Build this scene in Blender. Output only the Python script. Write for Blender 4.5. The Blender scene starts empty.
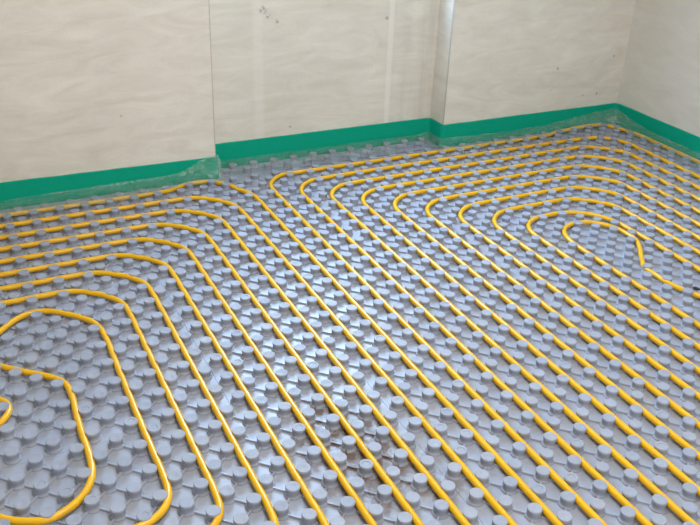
import bpy, math, random
import numpy as np
from mathutils import Matrix, Vector, noise

# ------------------------------------------------------------------ camera, world, lights, exposure
S = bpy.context.scene
U = 0.1            # one lattice unit of the studded panels = 100 mm
ZT = 0.027         # stud top above the panel sheet (m)
COL = S.collection
random.seed(4)

FPX = 851.51
RC = [[0.8996104194, -0.4353015955, 0.0348369668],
      [-0.1773646911, -0.4371140034, -0.8817443588],
      [0.3990524522, 0.7870475646, -0.4704394450]]
CAM = Vector((-14.0434759 * U, -14.5171608 * U, 14.5686421 * U + ZT))
cd = bpy.data.cameras.new('camera')
cam = bpy.data.objects.new('camera', cd)
COL.objects.link(cam)
cd.sensor_width = 36.0
cd.lens = FPX / 700.0 * 36.0
cd.clip_start = 0.02
m3 = Matrix((RC[0], [-v for v in RC[1]], [-v for v in RC[2]])).transposed()
cam.matrix_world = Matrix.Translation(CAM) @ m3.to_4x4()
S.camera = cam

w = bpy.data.worlds.new('sky')
S.world = w
w.use_nodes = True
w.node_tree.nodes['Background'].inputs[0].default_value = (0.55, 0.72, 1.0, 1)
w.node_tree.nodes['Background'].inputs[1].default_value = 0.6

S.view_settings.view_transform = 'Standard'
S.view_settings.look = 'None'
S.view_settings.gamma = 1.0
S.view_settings.use_curve_mapping = False
S.view_settings.exposure = 0.0


def area(name, loc, target, sx, sy, power, col):
    ld = bpy.data.lights.new(name, 'AREA')
    ld.shape = 'RECTANGLE'
    ld.size, ld.size_y = sx, sy
    ld.energy = power
    ld.color = col
    o = bpy.data.objects.new(name, ld)
    COL.objects.link(o)
    o.location = loc
    d = Vector(target) - Vector(loc)
    o.rotation_euler = d.to_track_quat('-Z', 'Y').to_euler()
    return o


# daylight through the window above the recess and through the glazed opening behind the camera
area('window_daylight', (0.21, 2.36, 1.51), (0.21, 0.0, 1.51), 0.94, 1.38, 140.0, (0.46, 0.69, 1.0))
area('balcony_daylight', (-0.2, -2.30, 1.25), (-0.2, 0.0, 1.25), 3.2, 2.1, 46.0, (1.0, 0.93, 0.83))
area('added_fill_light', (-0.45, -0.10, 2.47), (-0.45, -0.10, 0.0), 0.56, 0.56, 34.0, (1.0, 0.93, 0.83))  # added overhead fill, brightens stud tops against their sides; not a known lamp

# ------------------------------------------------------------------ helpers


def mesh_obj(name, verts, faces, mat=None, parent=None, smooth=False):
    me = bpy.data.meshes.new(name)
    me.from_pydata([tuple(v) for v in verts], [], faces)
    me.update()
    if smooth:
        me.polygons.foreach_set('use_smooth', [True] * len(me.polygons))
    if mat:
        me.materials.append(mat)
    return link(name, me, parent)


def link(name, me, parent=None):
    o = bpy.data.objects.new(name, me)
    COL.objects.link(o)
    if parent:
        o.parent = parent
    return o


def empty(name, loc=(0, 0, 0)):
    o = bpy.data.objects.new(name, None)
    COL.objects.link(o)
    o.location = loc
    o.empty_display_size = 0.05
    return o


def tag(o, label, cat, group=None):
    o['label'] = label
    o['category'] = cat
    if group:
        o['group'] = group


class MB:
    def __init__(self):
        self.v, self.f = [], []

    def box(self, x0, x1, y0, y1, z0, z1):
        b = len(self.v)
        self.v += [(x0, y0, z0), (x1, y0, z0), (x1, y1, z0), (x0, y1, z0),
                   (x0, y0, z1), (x1, y0, z1), (x1, y1, z1), (x0, y1, z1)]
        self.f += [tuple(b + i for i in q) for q in
                   ((3, 2, 1, 0), (4, 5, 6, 7), (0, 1, 5, 4), (1, 2, 6, 5), (2, 3, 7, 6), (3, 0, 4, 7))]
        return self

    def add(self, vs, fs):
        b = len(self.v)
        self.v += vs
        self.f += [tuple(b + i for i in q) for q in fs]

    def build(self, name, mat, parent=None, smooth=False):
        return mesh_obj(name, self.v, self.f, mat, parent, smooth)


# ------------------------------------------------------------------ materials


class NT:
    """small shader-graph writer"""

    def __init__(self, name):
        self.m = bpy.data.materials.new(name)
        self.m.use_nodes = True
        self.t = self.m.node_tree
        self.b = self.t.nodes['Principled BSDF']
        self.out = self.t.nodes['Material Output']

    def n(self, kind, **kw):
        x = self.t.nodes.new(kind)
        for k, v in kw.items():
            setattr(x, k, v)
        return x

    def l(self, a, b):
        self.t.links.new(a, b)

    def pos(self, scale=(1, 1, 1), rot=(0, 0, 0)):
        g = self.n('ShaderNodeNewGeometry')
        mp = self.n('ShaderNodeMapping')
        mp.inputs['Scale'].default_value = scale
        mp.inputs['Rotation'].default_value = rot
        self.l(g.outputs['Position'], mp.inputs['Vector'])
        return mp.outputs['Vector']

    def noise(self, vec, scale, detail=4, rough=0.55, dist=0.0):
        x = self.n('ShaderNodeTexNoise')
        x.inputs['Scale'].default_value = scale
        x.inputs['Detail'].default_value = detail
        x.inputs['Roughness'].default_value = rough
        x.inputs['Distortion'].default_value = dist
        self.l(vec, x.inputs['Vector'])
        return x.outputs['Fac']

    def ramp(self, fac, p0, p1, c0=(0, 0, 0, 1), c1=(1, 1, 1, 1)):
        r = self.n('ShaderNodeValToRGB')
        r.color_ramp.elements[0].position = p0
        r.color_ramp.elements[1].position = p1
        r.color_ramp.elements[0].color = c0
        r.color_ramp.elements[1].color = c1
        self.l(fac, r.inputs['Fac'])
        return r.outputs['Color']

    def mix(self, fac, a, b, mode='MIX'):
        x = self.n('ShaderNodeMix', data_type='RGBA', blend_type=mode)
        for s, val in ((x.inputs[0], fac), (x.inputs[6], a), (x.inputs[7], b)):
            if hasattr(val, 'is_linked'):
                self.l(val, s)
            else:
                s.default_value = val if isinstance(val, (int, float)) else tuple(val) + ((1,) if len(val) == 3 else ())
        return x.outputs[2]

    def math(self, op, a, b=None):
        x = self.n('ShaderNodeMath', operation=op)
        for s, val in ((x.inputs[0], a), (x.inputs[1], b)):
            if val is None:
                continue
            if hasattr(val, 'is_linked'):
                self.l(val, s)
            else:
                s.default_value = val
        return x.outputs[0]

    def spot(self, centre, r0, r1):
        g = self.n('ShaderNodeNewGeometry')
        d = self.n('ShaderNodeVectorMath', operation='DISTANCE')
        self.l(g.outputs['Position'], d.inputs[0])
        d.inputs[1].default_value = centre
        mr = self.n('ShaderNodeMapRange')
        mr.inputs['From Min'].default_value = r0
        mr.inputs['From Max'].default_value = r1
        mr.inputs['To Min'].default_value = 1.0
        mr.inputs['To Max'].default_value = 0.0
        self.l(d.outputs['Value'], mr.inputs['Value'])
        return mr.outputs['Result']

    def bump(self, h, strength, dist):
        x = self.n('ShaderNodeBump')
        x.inputs['Strength'].default_value = strength
        x.inputs['Distance'].default_value = dist
        self.l(h, x.inputs['Height'])
        self.l(x.outputs['Normal'], self.b.inputs['Normal'])

    def col(self, c):
        if hasattr(c, 'is_linked'):
            self.l(c, self.b.inputs['Base Color'])
        else:
            self.b.inputs['Base Color'].default_value = tuple(c) + (1,)

    def rough(self, r):
        if hasattr(r, 'is_linked'):
            self.l(r, self.b.inputs['Roughness'])
        else:
            self.b.inputs['Roughness'].default_value = r


def plaster(name, c0, c1, slant, bands=(), smudge=None, spots=()):
    t = NT(name)
    st = t.noise(t.pos((1.5, 1.5, 5.5), (0, slant, 0)), 2.6, 7, 0.64, 1.3)
    cl = t.noise(t.pos((1, 1, 1)), 2.2, 3, 0.5)
    fine = t.noise(t.pos((1, 1, 1)), 95, 3, 0.6)
    c = t.mix(t.ramp(st, 0.30, 0.70), c0, c1)
    c = t.mix(t.math('MULTIPLY', t.ramp(cl, 0.45, 0.72), 0.35), c, [x * 0.86 for x in c0])
    c = t.mix(t.math('MULTIPLY', t.ramp(fine, 0.45, 0.75), 0.10), c, [x * 0.8 for x in c0])
    sep = t.n('ShaderNodeSeparateXYZ')
    t.l(t.pos(), sep.inputs[0])
    for x, wdt, k, cc in bands:       # pale filled board joints
        d = t.math('ABSOLUTE', t.math('SUBTRACT', sep.outputs['X'], x))
        f = t.n('ShaderNodeMapRange')
        f.inputs['From Min'].default_value = wdt * 0.5
        f.inputs['From Max'].default_value = wdt
        f.inputs['To Min'].default_value = k
        f.inputs['To Max'].default_value = 0
        t.l(d, f.inputs['Value'])
        c = t.mix(f.outputs['Result'], c, cc)
    if smudge:                        # grey vertical smears
        x0, x1, k = smudge
        f = t.n('ShaderNodeMapRange')
        f.inputs['From Min'].default_value = x0
        f.inputs['From Max'].default_value = x1
        f.inputs['To Min'].default_value = 0
        f.inputs['To Max'].default_value = k
        t.l(sep.outputs['X'], f.inputs['Value'])
        vs = t.ramp(t.noise(t.pos((14, 14, 0.8)), 1.6, 4, 0.6), 0.35, 0.65)
        c = t.mix(t.math('MULTIPLY', f.outputs['Result'], vs), c, (0.36, 0.345, 0.32))
    for ce, r in spots:
        br = t.ramp(t.noise(t.pos(), 70, 2, 0.5), 0.38, 0.55)
        c = t.mix(t.math('MULTIPLY', t.math('MULTIPLY', t.spot(ce, r * 0.4, r), br), 0.6), c, (0.16, 0.14, 0.12))
    t.col(c)
    t.rough(0.8)
    t.bump(t.math('ADD', st, t.math('MULTIPLY', fine, 0.15)), 0.35, 0.004)
    return t.m


PL0, PL1 = (0.65, 0.592, 0.505), (0.775, 0.73, 0.645)


def zl(z):            # lattice height (0 = stud top) -> metres
    return z * U + ZT


M_left = plaster('plaster_left_pier', PL0, PL1, 0.35, (), None, [((-0.745, 1.99, zl(3.04)), 0.006)])
M_back = plaster('plaster_recess', PL0, PL1, 0.12,
                 ((0.565, 0.018, 0.6, (0.84, 0.80, 0.73)), (-0.10, 0.03, 0.3, (0.80, 0.76, 0.69))), (0.50, 0.85, 0.35),
                 [((-0.075, 2.1, zl(6.71)), 0.022), ((-0.052, 2.1, zl(6.45)), 0.014), ((-0.01, 2.1, zl(6.2)), 0.013),
                  ((0.054, 2.1, zl(1.25)), 0.010), ((0.54, 2.1, zl(6.0)), 0.012)])
M_rpier = plaster('plaster_right_pier', PL0, PL1, 0.30, (), None,
                  [((1.489, 1.975, zl(3.1)), 0.010), ((1.466, 1.975, zl(1.99)), 0.008), ((1.687, 1.975, zl(1.5)), 0.008),
                   ((1.78, 1.975, zl(1.5)), 0.010), ((1.855, 1.975, zl(3.46)), 0.008)])
M_right = plaster('plaster_right_wall', (0.65, 0.60, 0.52), (0.72, 0.68, 0.60), 0.0)
M_side = plaster('plaster_plain', PL0, PL1, 0.2)

t = NT('concrete_screed')
t.col(t.mix(t.ramp(t.noise(t.pos(), 6, 5), 0.35, 0.7), (0.28, 0.27, 0.25), (0.38, 0.37, 0.34)))
t.rough(0.85)
M_slab = t.m

t = NT('white_ceiling_paint')
t.col((0.78, 0.76, 0.72))
t.rough(0.9)
M_ceil = t.m

t = NT('white_window_frame')
t.col((0.8, 0.8, 0.8))
t.rough(0.35)
M_frame = t.m

t = NT('window_glass')
tr = t.n('ShaderNodeBsdfTransparent')
gl = t.n('ShaderNodeBsdfGlossy')
gl.inputs['Roughness'].default_value = 0.02
mx = t.n('ShaderNodeMixShader')
mx.inputs[0].default_value = 0.06
t.l(tr.outputs[0], mx.inputs[1])
t.l(gl.outputs[0], mx.inputs[2])
t.l(mx.outputs[0], t.out.inputs['Surface'])
M_glass = t.m


def panel_plastic(name, vary):
    t = NT(name)
    base = (0.275, 0.297, 0.360) if vary else (0.320, 0.347, 0.425)  # sheet coloured paler than the studs to stand in for reflected light
    c = t.mix(t.ramp(t.noise(t.pos(), 9, 4, 0.6), 0.35, 0.7), [x * 0.90 for x in base], [x * 1.08 for x in base])
    if vary:
        oi = t.n('ShaderNodeObjectInfo')
        c = t.mix(t.math('MULTIPLY', oi.outputs['Random'], 0.30), c, (0.37, 0.36, 0.36))
    # construction dust and the muddy stain left on the sheet
    dust = t.ramp(t.noise(t.pos(), 55, 5, 0.7, 0.6), 0.56, 0.72)
    c = t.mix(t.math('MULTIPLY', dust, 0.22), c, (0.33, 0.27, 0.20))
    if not vary:
        film = t.ramp(t.noise(t.pos(), 5, 4, 0.6, 0.5), 0.40, 0.66)
        c = t.mix(t.math('MULTIPLY', film, 0.45), c, (0.30, 0.275, 0.245))  # besides dust, this brown tone paints in the brownish shade between studs
    if not vary:
        for ce, r0, r1, k in (((-0.605, 0.14, 0), 0.06, 0.20, 0.9), ((-0.60, -0.05, 0), 0.05, 0.17, 0.9),
                              ((-0.53, 0.02, 0), 0.02, 0.12, 0.8), ((-0.60, 0.24, 0), 0.02, 0.12, 0.8), ((-0.40, 0.0, 0), 0.01, 0.06, 0.5),
                              ((-0.45, -0.13, 0), 0.02, 0.09, 0.7)):
            br = t.ramp(t.noise(t.pos(), 24, 4, 0.6, 0.8), 0.36, 0.54)
            c = t.mix(t.math('MULTIPLY', t.math('MULTIPLY', t.spot(ce, r0, r1), br), k), c, (0.115, 0.065, 0.035))
    t.col(c)
    lo, hi = (0.52, 0.66) if vary else (0.36, 0.50)
    t.rough(t.ramp(t.noise(t.pos(), 14, 3), 0.3, 0.7, (lo, lo, lo, 1), (hi, hi, hi, 1)))
    t.b.inputs['IOR'].default_value = 1.55
    t.b.inputs['Specular IOR Level'].default_value = 0.45 if vary else 0.6
    t.bump(t.noise(t.pos(), 120, 3, 0.6), 0.22, 0.0015)
    return t.m


M_panel = panel_plastic('grey_moulded_panel_sheet', False)
M_stud = panel_plastic('grey_moulded_stud', True)

t = NT('yellow_heating_pipe')
t.col(t.mix(t.ramp(t.noise(t.pos(), 16, 3), 0.3, 0.7), (0.74, 0.385, 0.003), (0.82, 0.44, 0.006)))
t.rough(0.28)
t.b.inputs['Specular IOR Level'].default_value = 0.45
M_pipe = t.m

t = NT('green_edge_foam')
t.col(t.mix(t.ramp(t.noise(t.pos(), 220, 3), 0.3, 0.7), (0.0003, 0.31, 0.19), (0.0006, 0.37, 0.235)))
t.rough(0.62)
t.b.inputs['Specular IOR Level'].default_value = 0.15
t.bump(t.noise(t.pos(), 300, 2), 0.25, 0.001)
M_green = t.m

t = NT('clear_plastic_film')
tr = t.n('ShaderNodeBsdfTransparent')
tr.inputs[0].default_value = (0.95, 0.98, 0.96, 1)
t.col((0.62, 0.66, 0.60))
t.rough(0.16)
t.b.inputs['Specular IOR Level'].default_value = 0.8
veil = t.ramp(t.noise(t.pos((1, 1, 1)), 26, 4, 0.6, 1.2), 0.45, 0.75, (0.07, 0.07, 0.07, 1), (0.22, 0.22, 0.22, 1))
vein = t.ramp(t.math('ABSOLUTE', t.math('SUBTRACT', t.noise(t.pos((1, 1, 1.6)), 24, 2, 0.5, 1.5), 0.5)), 0.0, 0.045,
              (0.24, 0.24, 0.24, 1), (0, 0, 0, 1))
wr = t.math('ADD', veil, vein)
mx = t.n('ShaderNodeMixShader')
t.l(wr, mx.inputs[0])
t.l(tr.outputs[0], mx.inputs[1])
t.l(t.b.outputs[0], mx.inputs[2])
t.l(mx.outputs[0], t.out.inputs['Surface'])
t.bump(t.noise(t.pos(), 40, 3, 0.6, 1.0), 0.5, 0.004)
M_film = t.m

t = NT('dark_debris')
t.col((0.03, 0.028, 0.025))
t.rough(0.7)
M_dark = t.m
t = NT('pale_plaster_crumb')
t.col((0.75, 0.72, 0.66))
t.rough(0.9)
M_crumb = t.m

# ------------------------------------------------------------------ the room (metres)
XL, XR = -2.70, 1.935          # side walls
YF = -2.10                     # wall behind the camera
YP, YM, YQ = 1.99, 2.10, 1.975  # left pier, recess, right pier faces
XE, XQ = -0.350, 0.823         # recess runs between these
ZB, ZC = -0.05, 2.55
TH = 0.22                      # outer thickness behind the recess


def struct(name, mb, mat):
    o = mb.build(name, mat)
    o['kind'] = 'structure'
    return o


struct('floor', MB().box(XL - 0.2, XR + 0.2, YF - 0.2, YM + TH, -0.15, -0.03), M_slab)
struct('ceiling', MB().box(XL - 0.2, XR + 0.2, YF - 0.2, YM + TH, ZC, ZC + 0.15), M_ceil)
struct('wall_back_left', MB().box(XL - 0.2, XE, YP, YM + TH, -0.03, ZC), M_left)
struct('wall_back_right', MB().box(XQ, XR + 0.2, YQ, YM + TH, -0.03, ZC), M_rpier)
WX0, WX1, WZ0, WZ1 = -0.29, 0.70, 0.80, 2.22
mb = MB()
mb.box(XE, XQ, YM, YM + TH, -0.03, WZ0)
mb.box(XE, XQ, YM, YM + TH, WZ1, ZC)
mb.box(XE, WX0, YM, YM + TH, WZ0, WZ1)
mb.box(WX1, XQ, YM, YM + TH, WZ0, WZ1)
struct('wall_back', mb, M_back)
t = NT('grey_bead_shade_line')  # grey of these corner strips stands in for the thin shadow line along the edges
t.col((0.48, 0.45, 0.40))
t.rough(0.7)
struct('shade_trim_1', MB().box(XE - 0.001, XE + 0.0015, YP - 0.0015, YP + 0.006, 0.09, ZC), t.m)
struct('shade_trim_2', MB().box(XQ - 0.0015, XQ + 0.001, YQ - 0.0015, YQ + 0.006, 0.10, ZC), t.m)
struct('wall_right', MB().box(XR, XR + 0.2, YF - 0.2, YQ, -0.03, ZC), M_right)
struct('wall_left', MB().box(XL - 0.2, XL, YF - 0.2, YP, -0.03, ZC), M_side)
DX0, DX1, DZ1 = -1.85, 1.45, 2.30
mb = MB()
mb.box(XL, DX0, YF - 0.2, YF, -0.03, ZC)
mb.box(DX1, XR, YF - 0.2, YF, -0.03, ZC)
mb.box(DX0, DX1, YF - 0.2, YF, DZ1, ZC)
struct('wall_front', mb, M_side)


def window(name, x0, x1, z0, z1, y0, y1, n):
    r = empty(name, ((x0 + x1) / 2, (y0 + y1) / 2, z0))
    r['kind'] = 'structure'
    px, py, pz = r.location
    f = MB()
    e = 0.05
    f.box(x0, x1, y0, y1, z0, z0 + e).box(x0, x1, y0, y1, z1 - e, z1)
    step = (x1 - x0 - e) / n
    for i in range(n + 1):
        f.box(x0 + i * step, x0 + i * step + e, y0, y1, z0 + e, z1 - e)
    f.v = [(a - px, b - py, c - pz) for a, b, c in f.v]
    f.build('window_frame', M_frame, r)
    for i in range(n):
        g = MB().box(x0 + i * step + e, x0 + (i + 1) * step, (y0 + y1) / 2 - 0.003, (y0 + y1) / 2 + 0.003, z0 + e, z1 - e)
        g.v = [(a - px, b - py, c - pz) for a, b, c in g.v]
        g.build('pane', M_glass, r)


window('window_1', WX0, WX1, WZ0, WZ1, YM + 0.10, YM + 0.16, 2)
window('window_2', DX0, DX1, -0.02, DZ1, YF - 0.13, YF - 0.07, 3)

fill_lamp = empty('added_fill_lamp', (-0.45, -0.10, ZC))  # invented fixture around the added overhead fill, out of view
tag(fill_lamp, 'flat square white ceiling panel added for fill light, out of view', 'fill_lamp')
f = MB()
for a, b, c, d in ((-0.31, 0.31, -0.31, -0.29), (-0.31, 0.31, 0.29, 0.31), (-0.31, -0.29, -0.29, 0.29), (0.29, 0.31, -0.29, 0.29)):
    f.box(a, b, c, d, -0.075, 0.0)
f.build('fill_lamp_frame', M_frame, fill_lamp)
MB().box(-0.29, 0.29, -0.29, 0.29, -0.06, -0.03).build('fill_diffuser', M_frame, fill_lamp)

# ------------------------------------------------------------------ studded heating panels


def lathe(prof, n):
    vs, fs = [], []
    for r, z in prof[:-1]:
        vs += [(r * math.cos(2 * math.pi * k / n), r * math.sin(2 * math.pi * k / n), z) for k in range(n)]
    for i in range(len(prof) - 2):
        for k in range(n):
            a, b = i * n + k, i * n + (k + 1) % n
            fs.append((a, b, b + n, a + n))
    vs.append((0, 0, prof[-1][1]))
    top = (len(prof) - 2) * n
    for k in range(n):
        fs.append((top + k, top + (k + 1) % n, len(vs) - 1))
    return vs, fs


STUD = [(0.0228, 0.0), (0.0222, 0.0036), (0.0190, 0.0048), (0.0176, 0.0070), (0.0170, 0.0165), (0.0181, 0.0185),
        (0.0183, 0.0256), (0.0172, 0.0270), (0.0, 0.0267)]
SV, SF = lathe(STUD, 18)
LV, LF = lathe([(0.0200, 0), (0.0165, 0.005), (0.0180, 0.0225), (0.0168, 0.027), (0, 0.027)], 10)
stud_meshes = []
for q in range(3):           # alike studs share one of three meshes: smooth top, ring mark, shallow dimple
    pr = {0: STUD, 1: STUD[:-1] + [(0.0105, 0.0268), (0.0095, 0.0256), (0.0, 0.0255)],
          2: STUD[:-1] + [(0.0110, 0.0268), (0.0, 0.0258)]}[q]
    v_, f_ = lathe(pr, 18)
    me = bpy.data.meshes.new('stud')
    me.from_pydata(v_, [], f_)
    me.materials.append(M_stud)
    sm = [False] * len(f_)
    for i in range(18 * 6):
        sm[i] = True
    me.polygons.foreach_set('use_smooth', sm)
    me.update()
    stud_meshes.append(me)


def px_of(x, y, z):          # metres -> photo pixel, only to decide which studs are in view
    d = Vector((x, y, z)) - CAM
    X, Y, Z = [sum(RC[i][k] * d[k] for k in range(3)) for i in range(3)]
    if Z <= 0.05:
        return None
    return 350 + FPX * X / Z, 262.5 + FPX * Y / Z


def in_view(x, y, pad=45):
    p = px_of(x, y, 0.02)
    return p is not None and -pad < p[0] < 700 + pad and -pad < p[1] < 525 + pad


ALL_STUDS = []
GAP = 0.005


def panel(x0, x1, y0, y1, label):
    """one studded sheet, corners in lattice units"""
    ox, oy = (x0 + x1) / 2 * U, (y0 + y1) / 2 * U
    r = empty('studded_panel', (ox, oy, -0.03))
    tag(r, label, 'floor panel', 'studded heating panels laid edge to edge')
    MB().box((x0 + GAP) * U - ox, (x1 - GAP) * U - ox, (y0 + GAP) * U - oy, (y1 - GAP) * U - oy, 0.0, 0.03).build('base_sheet', M_panel, r)
    pts = []
    for a in range(int(2 * x0) - 2, int(2 * x1) + 3):
        for b in range(int(2 * y0) - 2, int(2 * y1) + 3):
            if (a + b) % 2 or a % 2 != b % 2:
                continue
            x, y = a / 2, b / 2
            if x0 + 0.2 < x < x1 - 0.2 and y0 + 0.2 < y < y1 - 0.2:
                pts.append((x, y))
    ps = set(pts)
    rest = MB()
    for x, y in pts:
        ALL_STUDS.append((x, y))
        if in_view(x * U, y * U):
            o = link('stud', stud_meshes[random.choices((0, 1, 2), (6, 1, 4))[0]], r)
            o.location = (x * U - ox, y * U - oy, 0.03)
            o.rotation_euler[2] = random.random() * 6.28
        else:
            rest.add([(a + x * U - ox, b + y * U - oy, c + 0.03) for a, b, c in LV], LF)
    if rest.v:
        o = rest.build('stud_field', M_stud, r)
        o['kind'] = 'stuff'
    ribs = MB()
    for x, y in pts:
        for sx in (0.5, -0.5):
            if (x + sx, y + 0.5) in ps:
                d = Vector((sx, 0.5, 0)).normalized()
                nrm = Vector((-d.y, d.x, 0))
                a = Vector((x, y, 0)) + d * 0.17
                b = Vector((x + sx, y + 0.5, 0)) - d * 0.17
                vs = []
                for z, wd in ((0.0, 0.036), (0.0060, 0.022)):
                    for p, s in ((a, -1), (b, -1), (b, 1), (a, 1)):
                        e = p + nrm * s * wd
                        vs.append((e.x * U - ox, e.y * U - oy, z + 0.03))
                ribs.add(vs, [(4, 5, 6, 7), (0, 1, 5, 4), (1, 2, 6, 5), (2, 3, 7, 6), (3, 0, 4, 7)])
    o = ribs.build('rib_web', M_panel, r)
    o['kind'] = 'stuff'
    return r


XW = 19.2
panel(-16.25, -4.25, -4.25, 3.75, 'grey studded floor panel at bottom left, under the bottom bends of the yellow pipe')
panel(-4.25, 7.75, -4.25, 3.75, 'grey studded floor panel at bottom right of the picture under straight yellow pipe runs')
panel(7.75, XW, -4.25, 3.75, 'studded floor panel cut off by the right picture edge at mid height')
panel(-20.25, -8.25, 3.75, 11.75, 'grey studded floor panel around the inner pipe bends at the left picture edge')
panel(-8.25, 3.75, 3.75, 11.75, 'grey studded floor panel in the centre of the room with glossy bluish reflections')
panel(3.75, 15.75, 3.75, 11.75, 'grey studded floor panel under the small innermost pipe hooks on the right')
panel(15.75, XW, 3.75, 11.75, 'narrow cut studded panel beside the right wall')
panel(-24.25, -12.25, 11.75, 19.7, 'studded floor panel along the left wall section, cut off by the left picture edge')
panel(-12.25, -0.25, 11.75, 19.7, 'studded floor panel under the outer left pipe bends beside the pier corner')
panel(-0.25, 11.75, 11.75, 19.6, 'studded floor panel below the wall recess under the long cross pipe runs')
panel(11.75, XW, 11.75, 19.6, 'studded floor panel in the far right corner of the room')
panel(-3.45, 8.05, 19.72, 20.85, 'narrow studded panel strip fitted into the wall recess')
panel(-12.25, -0.25, -12.25, -4.25, 'studded floor panel at the very bottom edge of the picture, mostly out of frame')
panel(-0.25, 11.75, -12.25, -4.25, 'studded floor panel in the bottom right corner below a panel joint')
panel(11.75, XW, -12.25, -4.25, 'studded floor panel outside the picture beside the right wall, near the camera')
panel(-24.25, -12.25, -12.25, -4.25, 'studded floor panel outside the picture at the lower left, near the camera')
panel(-26.0, -16.25, -4.25, 3.75, 'studded floor panel outside the picture beyond the lower left edge')

# ------------------------------------------------------------------ yellow heating pipe
PR, PZ = 0.0095, 0.0148
SG = {}
for x, y in ALL_STUDS:
    SG[(round(x * 2), round(y * 2))] = (x, y)


def fillet(pts, radii, closed=True):
    out = []
    n = len(pts)
    for i in range(n):
        p = Vector(pts[i])
        a = Vector(pts[i - 1])
        b = Vector(pts[(i + 1) % n])
        d1, d2 = (a - p).normalized(), (b - p).normalized()
        ang = d1.angle(d2)
        tl = radii[i] / math.tan(ang / 2)
        s, e = p + d1 * tl, p + d2 * tl
        c = p + (d1 + d2).normalized() * (radii[i] / math.sin(ang / 2))
        for k in range(13):
            u = k / 12
            q = s.lerp(e, u) - c
            # slerp on the arc
            a0 = math.atan2(s.y - c.y, s.x - c.x)
            a1 = math.atan2(e.y - c.y, e.x - c.x)
            da = (a1 - a0 + math.pi) % (2 * math.pi) - math.pi
            aa = a0 + da * u
            out.append(Vector((c.x + radii[i] * math.cos(aa), c.y + radii[i] * math.sin(aa))))
    return out


def catmull(pts, closed=True, k=8):
    out = []
    n = len(pts)
    for i in range(n):
        p0, p1, p2, p3 = [Vector(pts[(i + j) % n]) for j in (-1, 0, 1, 2)]
        kk = max(3, int((p2 - p1).length * 4))
        for s in range(kk):
            u = s / kk
            out.append(0.5 * ((2 * p1) + (p2 - p0) * u + (2 * p0 - 5 * p1 + 4 * p2 - p3) * u * u + (3 * p1 - p0 - 3 * p2 + p3) * u ** 3))
    return out


def resample(pts, step=0.16):
    P = pts + [pts[0]]
    out, carry = [], 0.0
    for a, b in zip(P, P[1:]):
        L = (b - a).length
        d = carry
        while d < L:
            out.append(a.lerp(b, d / L))
            d += step
        carry = d - L
    return out


def settle(pts, it=6):
    """the pipe is clipped between the studs: push it off them, keep it smooth"""
    clear = 0.215
    n = len(pts)
    for k in range(it):
        new = []
        for p in pts:
            q = p.copy()
            bx, by = round(p.x * 2), round(p.y * 2)
            for i in (-1, 0, 1):
                for j in (-1, 0, 1):
                    s = SG.get((bx + i, by + j))
                    if s:
                        d = q - Vector(s)
                        if 1e-6 < d.length < clear:
                            q = Vector(s) + d.normalized() * (d.length + (clear - d.length) * 0.7)
            new.append(q)
        pts = [new[i] * 0.5 + (new[i - 1] + new[(i + 1) % n]) * 0.25 for i in range(n)]
    for k in range(3):
        pts = [pts[i] * 0.5 + (pts[i - 1] + pts[(i + 1) % n]) * 0.25 for i in range(n)]
    return pts


def tube(name, pts, parent, seg=10):
    n = len(pts)
    vs, fs = [], []
    for i, p in enumerate(pts):
        d = (pts[(i + 1) % n] - pts[i - 1]).normalized()
        nx, ny = -d.y, d.x
        lift = 0.004 * min(1.0, max(0.0, (p.y - 18.9) / 0.3))      # rides up over the cut panel edge at the wall
        dz = lift + 0.0012 * noise.noise(Vector((p.x * 0.5, p.y * 0.5, 3.0)))
        for k in range(seg):
            a = 2 * math.pi * k / seg
            vs.append((p.x * U + nx * PR * math.cos(a), p.y * U + ny * PR * math.cos(a), PZ + dz + PR * math.sin(a)))
    for i in range(n):
        j = (i + 1) % n
        for k in range(seg):
            l_ = (k + 1) % seg
            fs.append((i * seg + k, i * seg + l_, j * seg + l_, j * seg + k))
    return mesh_obj(name, vs, fs, M_pipe, parent, True)


left = empty('heating_pipe')
tag(left, 'glossy yellow plastic heating pipe laid in nested bends on the left half of the floor', 'pipe')
for n in range(1, 9):
    xr, yt, yb, xl = -1.74 - n, 19.80 - n, -8.72 + n, -25.2 + 0.9 * n
    rad = 1.9
    if n == 1:
        pts = fillet([(xr, yb), (xl, yb), (xl, 18.77), (-6.2, 18.77), (-4.7, 19.28), (-3.6, 18.9), (xr + 0.03, 17.2)],
                     [1.3, 1.6, 1.6, 1.2, 0.7, 0.9, 1.4])
    else:
        pts = fillet([(xr, yb), (xl, yb), (xl, yt), (xr, yt)], [1.25, 1.6, 1.6, rad])
    tube('pipe_loop', settle(resample(pts)), left)
inner = [(-12.5, 10.87), (-12.06, 10.73), (-11.44, 10.21), (-10.90, 9.5), (-10.74, 8.58), (-10.75, 6.9), (-10.75, 5.1), (-10.75, 3.2),
         (-10.73, 1.5), (-10.80, 0.88), (-11.16, 0.45), (-11.65, 0.28), (-12.8, 0.25), (-14.2, 0.25), (-15.6, 0.3), (-16.5, 1.2), (-16.7, 3.0), (-16.7, 5.2),
         (-16.3, 6.6), (-15.2, 7.0), (-14.5, 6.8), (-14.02, 6.52), (-13.82, 6.19), (-13.85, 5.78), (-14.15, 5.34), (-14.9, 4.8), (-15.3, 3.8), (-15.2, 2.7),
         (-14.52, 1.83), (-14.01, 1.48), (-13.48, 1.37), (-13.01, 1.51), (-12.53, 1.93), (-12.27, 2.6), (-12.24, 3.48), (-12.26, 4.46),
         (-12.20, 5.86), (-12.2, 6.30), (-12.42, 6.84), (-13.24, 7.55), (-13.86, 8.11), (-14.35, 8.7), (-14.2, 9.4), (-13.65, 10.06), (-13.14, 10.64)]
tube('pipe_loop', settle(resample(catmull(inner)), 3), left)

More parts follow.
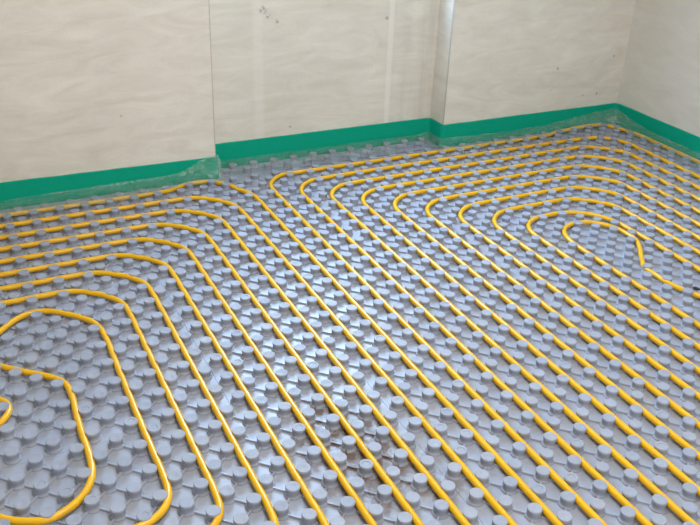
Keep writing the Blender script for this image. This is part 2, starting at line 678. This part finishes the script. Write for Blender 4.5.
right = empty('heating_pipe')
tag(right, 'glossy yellow plastic heating pipe in hooked nested loops beside the right wall', 'pipe')
RX = [18.75, 17.42, 16.35, 15.33, 14.3, 13.3, 12.3, 11.33]
for n in range(1, 9):
    xl, yt, xr, yb = -2.78 + n, 19.8 - n, RX[n - 1], -12.75 + n
    if n == 1:
        pts = fillet([(xl, yb), (xl, 19.1), (0.6, 18.8), (13.0, 18.8), (16.2, 19.15), (17.3, 19.3), (18.4, 18.9), (xr + 0.1, 17.2), (xr, yb)],
                     [1.5, 1.5, 2.0, 3.0, 2.0, 0.8, 0.9, 1.6, 1.5])
    else:
        pts = fillet([(xl, yb), (xl, yt), (xr, yt), (xr, yb)], [1.5, 1.45, 1.9, 1.5])
    tube('pipe_loop', settle(resample(pts)), right)
pts = fillet([(6.22, -3.75), (6.22, 10.72), (10.22, 10.72), (10.3, -3.75)], [1.2, 1.3, 1.9, 1.2])
tube('pipe_loop', settle(resample(pts)), right)
core = [(7.22, 5.0), (7.2, 6.7), (7.22, 8.36), (7.57, 9.27), (8.22, 9.63), (9.16, 9.50), (9.76, 8.70), (9.88, 7.75), (9.48, 6.97), (8.82, 6.15),
        (8.46, 5.5), (8.42, 4.76), (8.43, 4.03), (8.52, 3.5), (8.75, 3.1), (9.1, 2.4), (9.22, 1.2), (9.22, -1.5), (8.9, -2.4), (8.2, -2.75), (7.5, -2.4), (7.22, -1.5), (7.22, 1.0), (7.22, 3.0)]
tube('pipe_loop', settle(resample(catmull(core)), 3), right)

# ------------------------------------------------------------------ green edge strip with its film skirt
ST = 0.009


def round_path(pts, r, step=0.01):
    out = [Vector(pts[0])]
    for i in range(1, len(pts) - 1):
        p = Vector(pts[i])
        d1, d2 = (Vector(pts[i - 1]) - p).normalized(), (Vector(pts[i + 1]) - p).normalized()
        s, e = p + d1 * r, p + d2 * r
        for k in range(9):
            u = k / 8
            out.append((1 - u) ** 2 * s + 2 * u * (1 - u) * p + u * u * e)
    out.append(Vector(pts[-1]))
    P, res, carry = out, [], 0.0
    for a, b in zip(P, P[1:]):
        L = (b - a).length
        d = carry
        while d < L:
            res.append(a.lerp(b, d / L))
            d += step
        carry = d - L
    res.append(P[-1])
    return res


def strip(label, corner_pts, r, ztop, film_top, film_width, seed, crumple):
    """corner_pts: room-side line in metres, walked so that the room lies on the right hand"""
    path = round_path(corner_pts, r)
    n = len(path)
    nor, tan = [], []
    for i in range(n):
        d = (path[min(i + 1, n - 1)] - path[max(i - 1, 0)]).normalized()
        tan.append(d)
        nor.append(Vector((d.y, -d.x)))          # into the room
    root = empty('edge_strip', (path[0].x, path[0].y, -0.03))
    tag(root, label, 'edge strip', 'green edge strips along the walls')
    o = Vector((path[0].x, path[0].y, -0.03))
    vs, fs = [], []
    for i, p in enumerate(path):
        zt = ztop(p) + 0.0015 * noise.noise(Vector((p.x * 9, p.y * 9, seed)))
        wv = 0.0012 * noise.noise(Vector((p.x * 5, p.y * 5, seed + 4)))
        f = p + nor[i] * wv
        b = p - nor[i] * ST
        c = zt - 0.002
        for q, z in ((b, -0.03), (f, -0.03), (f, 0.02), (f, c), (f.lerp(b, 0.2), zt), (f.lerp(b, 0.8), zt), (b, c)):
            vs.append((q.x - o.x, q.y - o.y, z - o.z))
    m = 7
    for i in range(n - 1):
        for k in range(m):
            l_ = (k + 1) % m
            fs.append((i * m + k, i * m + l_, (i + 1) * m + l_, (i + 1) * m + k))
    fs.append(tuple(range(m - 1, -1, -1)))
    fs.append(tuple((n - 1) * m + k for k in range(m)))
    mesh_obj('foam_band', vs, fs, M_green, root)
    # film: hangs off the band and lies over the first studs
    vs, fs = [], []
    K = 16
    for i, p in enumerate(path):
        zt, wd = film_top(p), film_width(p)
        cr = crumple(p)
        jag = wd * (1 + 0.25 * noise.noise(Vector((p.x * 7, p.y * 7, seed + 9))))
        for k in range(K + 1):
            u = k / K
            if u < 0.3:
                s = u / 0.3
                out, z = 0.002 + 0.006 * s, zt + (0.033 - zt) * s * s
            else:
                s = (u - 0.3) / 0.7
                out, z = 0.008 + (jag - 0.008) * s, 0.033 - 0.004 * s
            tent = min(1.0, cr)
            out = out * (1 - tent) + tent * (0.002 + (jag - 0.002) * u ** 0.9)
            z = z * (1 - tent) + tent * (zt + (0.030 - zt) * u ** 0.8)
            q3 = Vector((p.x * 16, p.y * 16, u * 3.0 + seed))
            nz = noise.noise(q3) * 0.006 + noise.noise(q3 * 2.7) * 0.004 + (0.25 - abs(noise.noise(q3 * 4.1))) * 0.004
            cz = abs(noise.noise(q3 * 1.3 + Vector((5, 5, 5)))) * 0.035 * cr * max(0.0, 1 - abs(2 * u - 0.7))
            z = max(z + (abs(nz) if u > 0.3 else nz * 0.4) + cz, 0.0295 if u > 0.25 else -1)
            out = max(out + noise.noise(q3 + Vector((11, 2, 7))) * (0.004 + 0.02 * cr) * min(1, u * 3), 0.002)
            q = p + nor[i] * out
            vs.append((q.x - o.x, q.y - o.y, z - o.z))
    for i in range(n - 1):
        for k in range(K):
            a = i * (K + 1) + k
            fs.append((a, a + 1, a + K + 2, a + K + 1))
    f = mesh_obj('film_skirt', vs, fs, M_film, root, True)
    f['label'] = 'crinkled clear plastic film skirt'


def lerpf(xs, ys):
    return lambda v: float(np.interp(v, xs, ys))


fl_t = lerpf([-2.4, -1.26, -0.86, -0.58, -0.50, -0.42, -0.35], [0.034, 0.036, 0.043, 0.046, 0.054, 0.094, 0.112])
fl_w = lerpf([-2.4, -1.28, -0.81, -0.54, -0.35], [0.19, 0.185, 0.15, 0.09, 0.10])
strip('green foam edge strip with crinkled film along the left wall section', [(XL + 0.01, YP - 0.0095), (XE + 0.0095, YP - 0.0095)], 0.01,
      lambda p: float(np.interp(p.x, [-2.4, -1.26, -0.355], [0.122, 0.111, 0.099])),
      lambda p: fl_t(p.x), lambda p: fl_w(p.x), 1.3, lambda p: float(np.interp(p.x, [-0.52, -0.42, -0.34], [0.05, 0.6, 1.0])))


def along(xs, ys, yy, yv):
    """value along the long strip: by x until the room corner, by y down the right wall"""
    return lambda p: float(np.interp(p.y, yy, yv)) if p.x > XR - 0.03 and p.y < YQ - 0.03 else float(np.interp(p.x, xs, ys))


strip('long green foam edge strip through the recess, round its bend and along the right wall',
      [(XE + 0.012, YM - 0.0095), (XQ - 0.0095, YM - 0.0095), (XQ - 0.0095, YQ - 0.0095), (XR - 0.0095, YQ - 0.0095), (XR - 0.0095, -1.2)], 0.03,
      along([-0.35, 0.8, 1.2, 1.9], [0.117, 0.113, 0.113, 0.110], [1.0, 1.95], [0.113, 0.111]),
      along([-0.35, 0.75, 0.83, 1.17, 1.46, 1.70, 1.90], [0.034, 0.034, 0.046, 0.036, 0.040, 0.066, 0.084], [1.2, 1.70, 1.85, 1.95], [0.040, 0.042, 0.062, 0.084]),
      along([-0.35, 0.0, 0.5, 0.8, 0.84, 1.3, 1.62, 1.90], [0.15, 0.15, 0.14, 0.05, 0.13, 0.14, 0.11, 0.09], [1.0, 1.5, 1.8, 1.95], [0.15, 0.13, 0.10, 0.09]), 4.1,
      along([1.2, 1.55, 1.90], [0.05, 0.6, 1.0], [1.6, 1.85, 1.95], [0.05, 0.4, 1.0]))

# ------------------------------------------------------------------ little site debris


def crumb(name, x, y, z, r, mat, label, cat, seed, flat=0.6):
    rnd = random.Random(seed)
    vs, fs = [], []
    n = 8
    for j, (rr, zz) in enumerate(((0.75, 0.0), (1.0, 0.45), (0.6, 1.0))):
        for k in range(n):
            q = r * rr * rnd.uniform(0.7, 1.2)
            vs.append((q * math.cos(2 * math.pi * k / n), q * math.sin(2 * math.pi * k / n), r * flat * zz * rnd.uniform(0.8, 1.1) if j else 0.0))
    for j in range(2):
        for k in range(n):
            a, b = j * n + k, j * n + (k + 1) % n
            fs.append((a, b, b + n, a + n))
    fs.append(tuple(range(n - 1, -1, -1)))
    fs.append(tuple(2 * n + k for k in range(n)))
    o = mesh_obj(name, vs, fs, mat)
    o.location = (x * U, y * U, z)
    tag(o, label, cat)


crumb('dark_scrap', 9.25, 3.78, 0.0, 0.014, M_dark, 'small dark scrap on the panel joint at the right picture edge', 'debris', 1, 0.4)
crumb('plaster_crumb', -12.0, 3.1, 0.0, 0.006, M_crumb, 'tiny white plaster crumb beside the lower left pipe bend', 'debris', 2)
crumb('plaster_crumb', -5.75, -0.78, 0.0, 0.012, M_crumb, 'pale plaster crumb between the straight pipes at the bottom centre', 'debris', 3)
